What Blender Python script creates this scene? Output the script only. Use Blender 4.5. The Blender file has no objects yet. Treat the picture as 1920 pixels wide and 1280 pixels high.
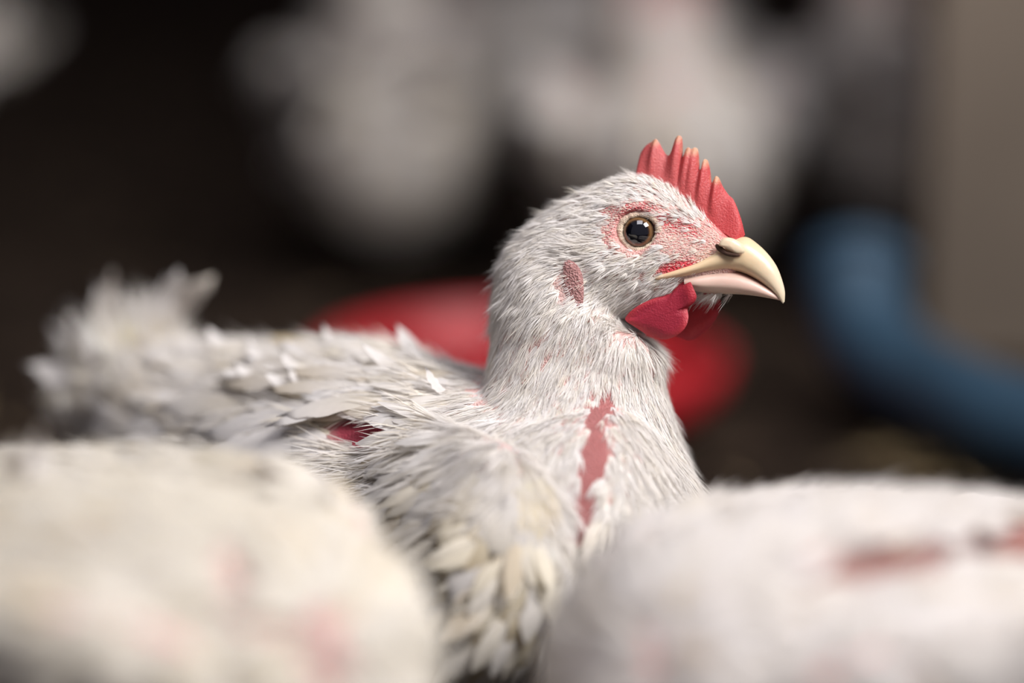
import bpy, bmesh, math, random
import numpy as np
from mathutils import Matrix, Vector

rng = np.random.default_rng(7)
random.seed(7)
scene = bpy.context.scene
COL = scene.collection

# ------------------------------------------------------------------ camera
PITCH = math.radians(13.0)
FPX = 1920 * 100.0 / 36.0            # focal length in pixels for a 1920 wide frame
ZC = 0.152                           # height of the point the lens axis passes at 1 m
FWD = np.array([0.0, math.cos(PITCH), -math.sin(PITCH)])
UP = np.array([0.0, math.sin(PITCH), math.cos(PITCH)])
RIGHT = np.array([1.0, 0.0, 0.0])
CAM = np.array([0.0, 0.0, ZC]) - FWD * 1.0

cam_d = bpy.data.cameras.new('camera')
cam_d.lens = 100.0
cam_d.sensor_width = 36.0
cam_d.clip_start = 0.02
cam_d.dof.use_dof = True
cam_d.dof.focus_distance = 1.0
cam_d.dof.aperture_fstop = 1.7
cam_d.dof.aperture_blades = 0
cam = bpy.data.objects.new('camera', cam_d)
COL.objects.link(cam)
cam.location = CAM
cam.rotation_euler = (math.pi / 2 - PITCH, 0, 0)
scene.camera = cam

# ------------------------------------------------------------------ light, world, exposure
world = bpy.data.worlds.new('world')
scene.world = world
world.use_nodes = True
bg = world.node_tree.nodes['Background']
bg.inputs[0].default_value = (0.84, 0.79, 0.94, 1)
bg.inputs[1].default_value = 0.17


def area(name, loc, target, size, size_y, power, color, spread=180):
    l = bpy.data.lights.new(name, 'AREA')
    l.shape = 'RECTANGLE'
    l.size, l.size_y = size, size_y
    l.energy = power
    l.color = color
    l.spread = math.radians(spread)
    o = bpy.data.objects.new(name, l)
    COL.objects.link(o)
    o.location = loc
    d = Vector(target) - Vector(loc)
    o.rotation_euler = d.to_track_quat('-Z', 'Y').to_euler()
    return o


# daylight coming in through the open side of the barn, right of and a little behind the birds
area('daylight_opening', (0.85, -0.60, 1.28), (-0.02, -0.06, 0.14), 0.6, 0.55, 8.6, (1.0, 0.965, 0.95), 80)
# soft fill added above the camera, spread wide to lift the far hens
area('top_fill', (0.0, -0.60, 2.0), (0.05, 0.6, 0.1), 1.0, 0.9, 7.8, (0.97, 0.94, 1.0), 120)
# fill lamp added out of frame to brighten the far hens
area('rear_fill', (0.62, 0.30, 0.75), (0.06, 1.0, 0.10), 0.4, 0.4, 0.8, (1.0, 0.96, 0.97), 60)

scene.view_settings.view_transform = 'Standard'
scene.view_settings.look = 'None'
scene.view_settings.gamma = 1
scene.view_settings.use_curve_mapping = False
scene.view_settings.exposure = -0.14
scene.cycles.use_denoising = True
scene.cycles.max_bounces = 6
scene.cycles.adaptive_threshold = 0.02

# ------------------------------------------------------------------ helpers


def P(px, py, d):
    return CAM + FWD * d + RIGHT * ((px - 960.0) / FPX * d) + UP * ((640.0 - py) / FPX * d)


def project(v):
    r = v - CAM
    d = r @ FWD
    return np.stack([960 + (r @ RIGHT) / d * FPX, 640 - (r @ UP) / d * FPX], 1)


def norm(v):
    return v / np.maximum(np.linalg.norm(v, axis=-1, keepdims=True), 1e-12)


def mesh_from(name, verts, faces, cols=None, smooth=True):
    """fast mesh from an (n,3) array and an (m,k) face array (k = 3 or 4)"""
    me = bpy.data.meshes.new(name)
    verts = np.ascontiguousarray(verts, dtype=np.float32)
    faces = np.ascontiguousarray(faces, dtype=np.int32)
    m, k = faces.shape
    me.vertices.add(len(verts))
    me.vertices.foreach_set('co', verts.ravel())
    me.loops.add(m * k)
    me.loops.foreach_set('vertex_index', faces.ravel())
    me.polygons.add(m)
    me.polygons.foreach_set('loop_start', np.arange(0, m * k, k, dtype=np.int32))
    if smooth:
        me.polygons.foreach_set('use_smooth', np.ones(m, dtype=bool))
    if cols is not None:
        a = me.color_attributes.new('Col', 'FLOAT_COLOR', 'POINT')
        c = np.ones((len(verts), 4), dtype=np.float32)
        c[:, :3] = cols
        a.data.foreach_set('color', c.ravel())
    me.update(calc_edges=True)
    me.validate()
    return me


def link(name, me, mat, parent=None):
    o = bpy.data.objects.new(name, me)
    COL.objects.link(o)
    if mat is not None and me is not None and len(me.materials) == 0:
        me.materials.append(mat)
    if parent is not None:
        o.parent = parent
    return o


def tag(o, label=None, category=None, group=None, kind=None):
    if label: o['label'] = label
    if category: o['category'] = category
    if group: o['group'] = group
    if kind: o['kind'] = kind
    return o


def empty(name, loc):
    o = bpy.data.objects.new(name, None)
    o.empty_display_size = 0.02
    COL.objects.link(o)
    o.location = loc
    return o


def catmull(pts, sub):
    pts = np.asarray(pts, float)
    n = len(pts)
    out = []
    for i in range(n - 1):
        p0, p1, p2, p3 = pts[max(i - 1, 0)], pts[i], pts[i + 1], pts[min(i + 2, n - 1)]
        for t in np.arange(sub) / sub:
            out.append(0.5 * ((2 * p1) + (-p0 + p2) * t + (2 * p0 - 5 * p1 + 4 * p2 - p3) * t * t
                              + (-p0 + 3 * p1 - 3 * p2 + p3) * t ** 3))
    out.append(pts[-1])
    return np.array(out)


def loft(centers, A, B, ring=32, sub=6, expo=2.0, cap=True):
    """closed tube through elliptical sections: centre, in-plane half axis A, lateral half axis B"""
    data = np.concatenate([np.asarray(centers), np.asarray(A), np.asarray(B)], 1)
    data = catmull(data, sub)
    th = np.arange(ring) / ring * 2 * math.pi
    c, s = np.cos(th), np.sin(th)
    ca = np.sign(c) * np.abs(c) ** (2 / expo)
    sa = np.sign(s) * np.abs(s) ** (2 / expo)
    V = data[:, None, 0:3] + ca[None, :, None] * data[:, None, 3:6] + sa[None, :, None] * data[:, None, 6:9]
    n = len(data)
    V = V.reshape(-1, 3)
    F = []
    for i in range(n - 1):
        for j in range(ring):
            k = (j + 1) % ring
            F.append((i * ring + j, i * ring + k, (i + 1) * ring + k, (i + 1) * ring + j))
    if cap:
        V = np.concatenate([V, data[0:1, 0:3], data[-1:, 0:3]])
        a, b = n * ring, n * ring + 1
        for j in range(ring):
            k = (j + 1) % ring
            F.append((a, k, j, j)); F.append((b, (n - 1) * ring + j, (n - 1) * ring + k, (n - 1) * ring + k))
    return V, F


def fuse(name, lofts, voxel, smooth_iter=6):
    """one continuous skin from several overlapping closed lofts (voxel remesh, smoothed)"""
    bm = bmesh.new()
    for V, F in lofts:
        vs = [bm.verts.new(v) for v in V]
        for f in F:
            idx = list(dict.fromkeys(f))
            try:
                bm.faces.new([vs[i] for i in idx])
            except ValueError:
                pass
    bmesh.ops.recalc_face_normals(bm, faces=bm.faces)
    me = bpy.data.meshes.new('tmp')
    bm.to_mesh(me); bm.free()
    o = bpy.data.objects.new('tmp', me)
    COL.objects.link(o)
    m = o.modifiers.new('r', 'REMESH'); m.mode = 'VOXEL'; m.voxel_size = voxel; m.adaptivity = 0
    s = o.modifiers.new('s', 'SMOOTH'); s.factor = 0.5; s.iterations = smooth_iter
    dg = bpy.context.evaluated_depsgraph_get()
    ev = o.evaluated_get(dg)
    res = bpy.data.meshes.new_from_object(ev)
    bpy.data.objects.remove(o); bpy.data.meshes.remove(me)
    res.name = name
    res.polygons.foreach_set('use_smooth', np.ones(len(res.polygons), dtype=bool))
    return res


def mesh_arrays(me):
    n = len(me.vertices)
    co = np.empty(n * 3, dtype=np.float32); me.vertices.foreach_get('co', co)
    no = np.empty(n * 3, dtype=np.float32); me.vertices.foreach_get('normal', no)
    me.calc_loop_triangles()
    t = np.empty(len(me.loop_triangles) * 3, dtype=np.int32)
    me.loop_triangles.foreach_get('vertices', t)
    return co.reshape(-1, 3).astype(float), no.reshape(-1, 3).astype(float), t.reshape(-1, 3)


def set_cols(me, cols):
    a = me.color_attributes.get('Col') or me.color_attributes.new('Col', 'FLOAT_COLOR', 'POINT')
    c = np.ones((len(me.vertices), 4), dtype=np.float32)
    c[:, :3] = cols
    a.data.foreach_set('color', c.ravel())


def scatter(co, no, tri, vdens, total=None, cell=None):
    """random points on a skin, density per vertex in points per square metre"""
    a, b, c = co[tri[:, 0]], co[tri[:, 1]], co[tri[:, 2]]
    ar = 0.5 * np.linalg.norm(np.cross(b - a, c - a), axis=1)
    w = ar * vdens[tri].mean(1)
    n = total or int(w.sum())
    if n == 0 or w.sum() <= 0:
        return np.zeros((0, 3)), np.zeros((0, 3))
    idx = rng.choice(len(tri), n, p=w / w.sum())
    u, v = rng.random(n), rng.random(n)
    f = u + v > 1
    u[f], v[f] = 1 - u[f], 1 - v[f]
    w0 = (1 - u - v)[:, None]
    p = a[idx] * w0 + b[idx] * u[:, None] + c[idx] * v[:, None]
    if cell:
        key = np.floor(p / cell).astype(np.int64)
        key = (key[:, 0] * 73856093) ^ (key[:, 1] * 19349663) ^ (key[:, 2] * 83492791)
        _, keep = np.unique(key, return_index=True)
        p, idx, u, v, w0 = p[keep], idx[keep], u[keep], v[keep], w0[keep]
    nn = norm(no[tri[idx, 0]] * w0 + no[tri[idx, 1]] * u[:, None] + no[tri[idx, 2]] * v[:, None])
    return p, nn


def idw(ctrl, vals, q, power=3.0):
    """inverse distance interpolation of control values"""
    out = np.empty((len(q), vals.shape[1]))
    for s in range(0, len(q), 20000):
        d = np.linalg.norm(q[s:s + 20000, None, :] - ctrl[None], axis=2) + 1e-6
        w = d ** -power
        out[s:s + 20000] = (w @ vals) / w.sum(1, keepdims=True)
    return out


def blades(p, n, t, L, W, lift, curl, rows=4, cols=2, leaf=False, roll=0.25, camber=0.25):
    """N strands or small leaf-shaped feathers growing from points p; returns verts, quads, row parameter"""
    N = len(p)
    t = norm(t - n * np.sum(t * n, 1, keepdims=True))
    b = np.cross(n, t)
    r = rng.normal(0, roll, N)[:, None]
    b2 = b * np.cos(r) + n * np.sin(r)
    s = np.linspace(0, 1, rows)
    ph = lift[:, None] + curl[:, None] * s[None, :]
    step = np.zeros((N, rows, 3))
    ds = 1.0 / (rows - 1)
    mid = (ph[:, 1:] + ph[:, :-1]) / 2
    inc = (np.cos(mid)[:, :, None] * t[:, None, :] + np.sin(mid)[:, :, None] * n[:, None, :]) * ds
    step[:, 1:] = np.cumsum(inc, 1)
    cen = p[:, None, :] + step * L[:, None, None]
    if leaf:
        prof = np.sin(np.pi * np.clip(s * 0.86 + 0.13, 0, 1)) ** 0.65
        prof[-1] = 0.10; prof[0] = 0.35
    else:
        prof = np.clip(1 - s, 0, 1) ** 0.6
        prof[-1] = 0.04
    w = W[:, None] * prof[None, :] * 0.5
    up = -np.sin(ph)[:, :, None] * t[:, None, :] + np.cos(ph)[:, :, None] * n[:, None, :]
    if cols == 2:
        V = np.stack([cen - b2[:, None, :] * w[:, :, None], cen + b2[:, None, :] * w[:, :, None]], 2)
    else:
        V = np.stack([cen - b2[:, None, :] * w[:, :, None] - up * (w * camber)[:, :, None], cen + up * (w * camber)[:, :, None],
                      cen + b2[:, None, :] * w[:, :, None] - up * (w * camber)[:, :, None]], 2)
    V = V.reshape(-1, 3)
    base = (np.arange(N) * rows * cols)[:, None, None]
    i = np.arange(rows - 1)[None, :, None] * cols
    j = np.arange(cols - 1)[None, None, :]
    q0 = base + i + j
    Q = np.stack([q0, q0 + 1, q0 + cols + 1, q0 + cols], -1).reshape(-1, 4)
    S = np.tile(np.repeat(s, cols), N)
    return V, Q, S


def tufts(p, n, t, L, W, lift, curl, per, fan, rows=4, jitter=0.12):
    """each feather is a fan of barbs from one root"""
    N = len(p)
    k = np.arange(per)
    off = (k - (per - 1) / 2) / max((per - 1) / 2, 1)
    ang = (off[None, :] * fan[:, None] + rng.normal(0, jitter, (N, per))).ravel()
    rp, rn, rt = np.repeat(p, per, 0), np.repeat(n, per, 0), np.repeat(t, per, 0)
    rt = norm(rt - rn * np.sum(rt * rn, 1, keepdims=True))
    b = np.cross(rn, rt)
    d = rt * np.cos(ang)[:, None] + b * np.sin(ang)[:, None]
    Lr = np.repeat(L, per) * (1 - 0.28 * np.tile(off, N) ** 2) * rng.uniform(0.82, 1.12, N * per)
    rp = rp + b * (np.tile(off, N) * np.repeat(W, per) * 0.8)[:, None]
    li = np.repeat(lift, per) + rng.normal(0, 0.09, N * per)
    cu = np.repeat(curl, per) + rng.normal(0, 0.12, N * per)
    return blades(rp, rn, d, Lr, np.repeat(W, per), li, cu, rows=rows)


class Pile:
    """collects blades into one mesh"""
    def __init__(s): s.V, s.Q, s.C, s.n = [], [], [], 0
    def add(s, V, Q, C):
        s.V.append(V); s.Q.append(Q + s.n); s.C.append(C); s.n += len(V)
    def mesh(s, name, off):
        return mesh_from(name, np.concatenate(s.V) - off, np.concatenate(s.Q), np.concatenate(s.C))


def ell(q, cx, cy, rx, ry, ang=0.0):
    """soft 0..1 mask of an ellipse (1 inside) in 2-D"""
    a = math.radians(ang)
    dx, dy = q[:, 0] - cx, q[:, 1] - cy
    x = dx * math.cos(a) + dy * math.sin(a)
    y = -dx * math.sin(a) + dy * math.cos(a)
    r = np.sqrt((x / rx) ** 2 + (y / ry) ** 2)
    return np.clip((1.25 - r) / 0.5, 0, 1)


def mixc(base, col, m):
    return base * (1 - m[:, None]) + np.asarray(col)[None] * m[:, None]

# ------------------------------------------------------------------ materials


def mat_new(name):
    m = bpy.data.materials.new(name)
    m.use_nodes = True
    nt = m.node_tree
    return m, nt, nt.nodes['Principled BSDF']


def N(nt, typ, **kw):
    n = nt.nodes.new(typ)
    for k, v in kw.items():
        if hasattr(n, k): setattr(n, k, v)
        else: n.inputs[k].default_value = v
    return n


def mat_plain(name, color, rough=0.6, bump=0.0, bscale=50.0, vary=0.0, spec=0.3, detail=4.0, sss=0.0, coat=0.0):
    m, nt, b = mat_new(name)
    b.inputs['Roughness'].default_value = rough
    b.inputs['Specular IOR Level'].default_value = spec
    b.inputs['Coat Weight'].default_value = coat
    if sss:
        b.inputs['Subsurface Weight'].default_value = sss
        b.inputs['Subsurface Radius'].default_value = (1, 0.4, 0.25)
        b.inputs['Subsurface Scale'].default_value = 0.002
    tc = N(nt, 'ShaderNodeTexCoord')
    nz = N(nt, 'ShaderNodeTexNoise')
    nz.inputs['Scale'].default_value = bscale
    nz.inputs['Detail'].default_value = detail
    nt.links.new(tc.outputs['Object'], nz.inputs['Vector'])
    rp = N(nt, 'ShaderNodeValToRGB')
    c = np.array(color)
    rp.color_ramp.elements[0].position = 0.3
    rp.color_ramp.elements[1].position = 0.7
    rp.color_ramp.elements[0].color = (*np.clip(c * (1 - vary), 0, 1), 1)
    rp.color_ramp.elements[1].color = (*np.clip(c * (1 + vary), 0, 1), 1)
    nt.links.new(nz.outputs['Fac'], rp.inputs['Fac'])
    nt.links.new(rp.outputs['Color'], b.inputs['Base Color'])
    if bump:
        bp = N(nt, 'ShaderNodeBump')
        bp.inputs['Strength'].default_value = 1.0
        bp.inputs['Distance'].default_value = bump
        nt.links.new(nz.outputs['Fac'], bp.inputs['Height'])
        nt.links.new(bp.outputs['Normal'], b.inputs['Normal'])
    return m


def mat_attr(name, rough, bump=0.0, bscale=900.0, sss=0.0, spec=0.3, vary=0.06, voronoi=False, translucent=0.0, sheen=0.0):
    """colour from the mesh's own colour attribute with a little procedural variation"""
    m, nt, b = mat_new(name)
    b.inputs['Roughness'].default_value = rough
    b.inputs['Specular IOR Level'].default_value = spec
    b.inputs['Sheen Weight'].default_value = sheen
    if sss:
        b.inputs['Subsurface Weight'].default_value = sss
        b.inputs['Subsurface Radius'].default_value = (1, 0.35, 0.25)
        b.inputs['Subsurface Scale'].default_value = 0.002
    at = N(nt, 'ShaderNodeAttribute', attribute_name='Col')
    tc = N(nt, 'ShaderNodeTexCoord')
    if voronoi:
        nz = N(nt, 'ShaderNodeTexVoronoi'); out = nz.outputs['Distance']
    else:
        nz = N(nt, 'ShaderNodeTexNoise'); out = nz.outputs['Fac']
        nz.inputs['Detail'].default_value = 3.0
    nz.inputs['Scale'].default_value = bscale
    nt.links.new(tc.outputs['Object'], nz.inputs['Vector'])
    mr = N(nt, 'ShaderNodeMapRange')
    mr.inputs['To Min'].default_value = 1 - vary
    mr.inputs['To Max'].default_value = 1 + vary
    nt.links.new(out, mr.inputs['Value'])
    mx = N(nt, 'ShaderNodeVectorMath', operation='SCALE')
    nt.links.new(at.outputs['Color'], mx.inputs[0])
    nt.links.new(mr.outputs['Result'], mx.inputs['Scale'])
    nt.links.new(mx.outputs['Vector'], b.inputs['Base Color'])
    if bump:
        bp = N(nt, 'ShaderNodeBump')
        bp.inputs['Strength'].default_value = 1.0
        bp.inputs['Distance'].default_value = bump
        nt.links.new(out, bp.inputs['Height'])
        nt.links.new(bp.outputs['Normal'], b.inputs['Normal'])
    if translucent:
        tr = N(nt, 'ShaderNodeBsdfTranslucent')
        nt.links.new(mx.outputs['Vector'], tr.inputs['Color'])
        ms = N(nt, 'ShaderNodeMixShader')
        ms.inputs[0].default_value = translucent
        nt.links.new(b.outputs[0], ms.inputs[1])
        nt.links.new(tr.outputs[0], ms.inputs[2])
        nt.links.new(ms.outputs[0], nt.nodes['Material Output'].inputs['Surface'])
    return m


M_SKIN = mat_attr('hen_skin', 0.5, bump=0.0005, bscale=1400, sss=0.15, voronoi=True, vary=0.12)
M_FEATHER = mat_attr('feather', 0.75, translucent=0.42, vary=0.05, bscale=300, sheen=0.15, spec=0.2)
M_COMB = mat_attr('comb_flesh', 0.42, bump=0.0003, bscale=1500, sss=0.25, vary=0.12, spec=0.4, translucent=0.32)
M_BEAK = mat_attr('beak_horn', 0.33, bump=0.00008, bscale=350, sss=0.25, vary=0.05, spec=0.45)
M_LID = mat_attr('eyelid_skin', 0.5, bump=0.0006, bscale=1900, sss=0.15, vary=0.12)
M_DARK = mat_plain('nostril_hollow', (0.06, 0.03, 0.02), 0.8)


def mat_eye():
    m, nt, b = mat_new('eye_ball')
    b.inputs['Roughness'].default_value = 0.04
    b.inputs['Specular IOR Level'].default_value = 0.6
    b.inputs['Coat Weight'].default_value = 1.0
    b.inputs['Coat Roughness'].default_value = 0.02
    at = N(nt, 'ShaderNodeTexCoord')
    sx = N(nt, 'ShaderNodeSeparateXYZ')
    nt.links.new(at.outputs['Object'], sx.inputs[0])
    # radial distance from the eye's own axis (object y)
    cx = N(nt, 'ShaderNodeCombineXYZ')
    nt.links.new(sx.outputs['X'], cx.inputs['X']); nt.links.new(sx.outputs['Z'], cx.inputs['Y'])
    ln = N(nt, 'ShaderNodeVectorMath', operation='LENGTH')
    nt.links.new(cx.outputs[0], ln.inputs[0])
    mr = N(nt, 'ShaderNodeMapRange')
    mr.inputs['From Max'].default_value = 0.0068
    nt.links.new(ln.outputs['Value'], mr.inputs['Value'])
    rp = N(nt, 'ShaderNodeValToRGB')
    e = rp.color_ramp.elements
    e[0].position = 0.0; e[0].color = (0.004, 0.005, 0.009, 1)
    e[1].position = 1.0; e[1].color = (0.03, 0.02, 0.012, 1)
    for p_, c_ in ((0.57, (0.004, 0.004, 0.007, 1)), (0.62, (0.035, 0.016, 0.007, 1)), (0.70, (0.17, 0.085, 0.03, 1)),
                   (0.79, (0.08, 0.04, 0.016, 1)), (0.86, (0.02, 0.014, 0.010, 1))):
        x = e.new(p_); x.color = c_
    nz = N(nt, 'ShaderNodeTexNoise'); nz.inputs['Scale'].default_value = 1500
    nt.links.new(at.outputs['Object'], nz.inputs['Vector'])
    ad = N(nt, 'ShaderNodeMath', operation='MULTIPLY_ADD')
    ad.inputs[1].default_value = 0.05; 
    nt.links.new(nz.outputs['Fac'], ad.inputs[0]); nt.links.new(mr.outputs['Result'], ad.inputs[2])
    nt.links.new(ad.outputs[0], rp.inputs['Fac'])
    nt.links.new(rp.outputs['Color'], b.inputs['Base Color'])
    return m


M_EYE = mat_eye()

# ------------------------------------------------------------------ the barn
FLOOR_M = mat_plain('litter_floor', (0.026, 0.018, 0.013), 0.95, bump=0.01, bscale=22, vary=0.6, spec=0.05, detail=8)
WALL_M = mat_plain('dark_timber', (0.030, 0.021, 0.017), 0.9, bump=0.003, bscale=6, vary=0.5, spec=0.1)
PANEL_M = mat_plain('grey_brown_board', (0.15, 0.122, 0.095), 0.85, bump=0.002, bscale=4, vary=0.25, spec=0.15)


def box(bm, x0, x1, y0, y1, z0, z1, bev=0.0):
    r = bmesh.ops.create_cube(bm, size=1.0)
    for v in r['verts']:
        v.co = Vector(((x0 + x1) / 2 + v.co.x * (x1 - x0), (y0 + y1) / 2 + v.co.y * (y1 - y0), (z0 + z1) / 2 + v.co.z * (z1 - z0)))
    if bev:
        es = list({e for v in r['verts'] for e in v.link_edges})
        bmesh.ops.bevel(bm, geom=es, offset=bev, segments=2, affect='EDGES', profile=0.6)


def struct(name, boxes, mat, parent=None, bev=0.0):
    bm = bmesh.new()
    for b_ in boxes:
        box(bm, *b_, bev=bev)
    me = bpy.data.meshes.new(name)
    bm.to_mesh(me); bm.free()
    o = link(name, me, mat, parent)
    if parent is None:
        o['kind'] = 'structure'
    return o


# floor: gently uneven sheet of litter
def make_floor():
    nx, ny = 120, 130
    xs = np.linspace(-2.0, 2.0, nx); ys = np.linspace(-1.3, 3.0, ny)
    X, Y = np.meshgrid(xs, ys)
    Z = 0.004 * np.sin(X * 13 + Y * 7) + 0.004 * np.sin(Y * 17 - X * 5) - 0.008 + rng.normal(0, 0.0012, X.shape)
    V = np.stack([X, Y, Z], -1).reshape(-1, 3)
    i, j = np.meshgrid(np.arange(ny - 1), np.arange(nx - 1), indexing='ij')
    a = (i * nx + j).ravel()
    F = np.stack([a, a + 1, a + nx + 1, a + nx], 1)
    o = link('floor', mesh_from('floor', V, F), FLOOR_M)
    o['kind'] = 'structure'


make_floor()
struct('wall_back', [(-2.0, 2.0, 2.95, 3.0, -0.02, 2.2)], WALL_M)
wl = struct('wall_left', [(-2.05, -2.0, -1.3, 3.0, -0.02, 2.2)], WALL_M)
# upright boards along the back wall
wb = bpy.data.objects['wall_back']
bd = bmesh.new(); box(bd, -0.118, 0.118, -0.02, 0.0, 0.0, 2.15, 0.004)
bme = bpy.data.meshes.new('board'); bd.to_mesh(bme); bd.free(); bme.materials.append(WALL_M)
for k in range(16):
    o = bpy.data.objects.new('board', bme); COL.objects.link(o); o.parent = wb
    o.location = (-1.88 + k * 0.25, 2.948 - 0.006 * (k % 3), 0.0)

# ------------------------------------------------------------------ hen head, in its own frame (x to the beak, y to its left, z up, metres)
YAW = math.radians(17.0)
CY, SY = math.cos(YAW), math.sin(YAW)
HM = np.eye(4)
HM[:3, 0] = RIGHT * CY - FWD * SY
HM[:3, 1] = RIGHT * SY + FWD * CY
HM[:3, 2] = UP
HM[:3, 3] = P(1210, 436, 1.013)


def H(px, py, y=0.0):
    """head-frame point on the bird's middle plane (y=0) or at lateral offset y"""
    return np.array([((px - 1210) / FPX - y * SY) / CY, y, (436 - py) / FPX])


def xf(Mx, v):
    v = np.atleast_2d(v)
    return v @ Mx[:3, :3].T + Mx[:3, 3]


def inv(Mx): return np.linalg.inv(Mx)


# sections of neck and head: upper/back point, lower/front point (px), lateral half width (m), inset for feathers (m)
NECK_SEC = [((800, 860), (1330, 1030), .046, .007), ((850, 775), (1312, 900), .043, .006), ((890, 705), (1280, 800), .034, .005),
            ((902, 640), (1262, 730), .029, .0045), ((908, 580), (1258, 672), .0265, .004), ((918, 520), (1225, 640), .0245, .0035)]
HEAD_SEC = [((945, 455), (1188, 622), .0225, .003), ((1000, 402), (1178, 606), .0200, .0025), ((1065, 360), (1195, 598), .0178, .002),
            ((1130, 333), (1225, 590), .0163, .0016), ((1190, 318), (1262, 578), .0150, .0013), ((1250, 337), (1300, 562), .0130, .001),
            ((1310, 387), (1335, 548), .0098, .0008), ((1362, 430), (1358, 538), .0072, .0008), ((1395, 470), (1378, 528), .0045, .0005)]


def sec_arrays(secs):
    C, A, B = [], [], []
    for Lp, Rp, w, ins in secs:
        l, r = H(*Lp), H(*Rp)
        c = (l + r) / 2
        a = (l - r) / 2
        a = a * (1 - ins / np.linalg.norm(a))
        C.append(c); A.append(a); B.append(np.array([0, w - ins, 0]))
    return np.array(C), np.array(A), np.array(B)


def rotv(Mx, v): return v @ Mx[:3, :3].T


def head_shape(co_h):
    """sculpt the sockets, brows and cheeks; co_h in head frame"""
    x, y, z = co_h[:, 0] * 1e3, co_h[:, 1] * 1e3, co_h[:, 2] * 1e3
    sg = np.sign(y)
    ay = np.abs(y)
    g = lambda cx, cz, rx, rz: np.exp(-(((x - cx) / rx) ** 2 + ((z - cz) / rz) ** 2))
    side = np.clip((ay - 4) / 5, 0, 1)
    ay = ay + side * (1.3 * g(-1, 8.5, 10, 2.6)            # brow
                      - 1.7 * g(13, 0.5, 6, 5)             # in front of the eye
                      + 1.4 * g(-8, -13, 9, 6)             # cheek
                      - 1.0 * g(-18, -8, 4, 8))            # ear
    r = np.sqrt(x ** 2 + z ** 2)
    f = np.clip((7.6 - r) / 1.6, 0, 1)
    near = (ay > 5) & (r < 9)
    ay = np.where(near, ay * (1 - f) + np.minimum(ay, 10.4) * f, ay)
    co_h = co_h.copy()
    co_h[:, 1] = sg * ay / 1e3
    return co_h


def hn(px, py):
    """px on the near side of the head to head-frame x,z in mm"""
    return ((px + 19 - 1210) / FPX / CY * 1e3, (436 - py) / FPX * 1e3)


def face_mask(x2):
    """bare face region (1) seen from the side; x2 = (n,2) head x,z in mm"""
    m = np.zeros(len(x2))
    for px, py, rx, ry, an in ((1190, 440, 62, 44, 0), (1192, 396, 60, 17, 3), (1275, 452, 62, 38, -14), (1345, 425, 42, 44, -40), (1300, 490, 55, 22, 8), (1370, 470, 40, 50, 0)):
        cx, cz = hn(px, py)
        m = np.maximum(m, ell(x2, cx, cz, rx / 5.2, ry / 5.33, an))
    return m


def skin_colors_head(ch):
    x2 = np.stack([ch[:, 0], ch[:, 2]], 1) * 1e3
    c = np.tile(np.array([[0.66, 0.44, 0.40]]), (len(ch), 1))
    fm = face_mask(x2)
    c = mixc(c, (0.68, 0.34, 0.31), fm)
    for px, py, rx, ry, an, col, k in ((1185, 392, 52, 13, 4, (0.55, 0.10, 0.11), .8), (1140, 405, 22, 18, 0, (0.62, 0.20, 0.20), .7),
                                       (1265, 424, 42, 17, -22, (0.60, 0.09, 0.10), .95), (1362, 425, 34, 30, -35, (0.66, 0.06, 0.07), 1.0),
                                       (1325, 400, 22, 30, -20, (0.66, 0.07, 0.08), .8),
                                       (1268, 503, 42, 12, 10, (0.62, 0.06, 0.08), 1.0), (1130, 445, 22, 30, 0, (0.68, 0.26, 0.25), .7),
                                       (1325, 490, 30, 22, 0, (0.74, 0.42, 0.32), .7)):
        cx, cz = hn(px, py)
        c = mixc(c, col, ell(x2, cx, cz, rx / 5.2, ry / 5.33, an) * k)
    return c, fm


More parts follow.
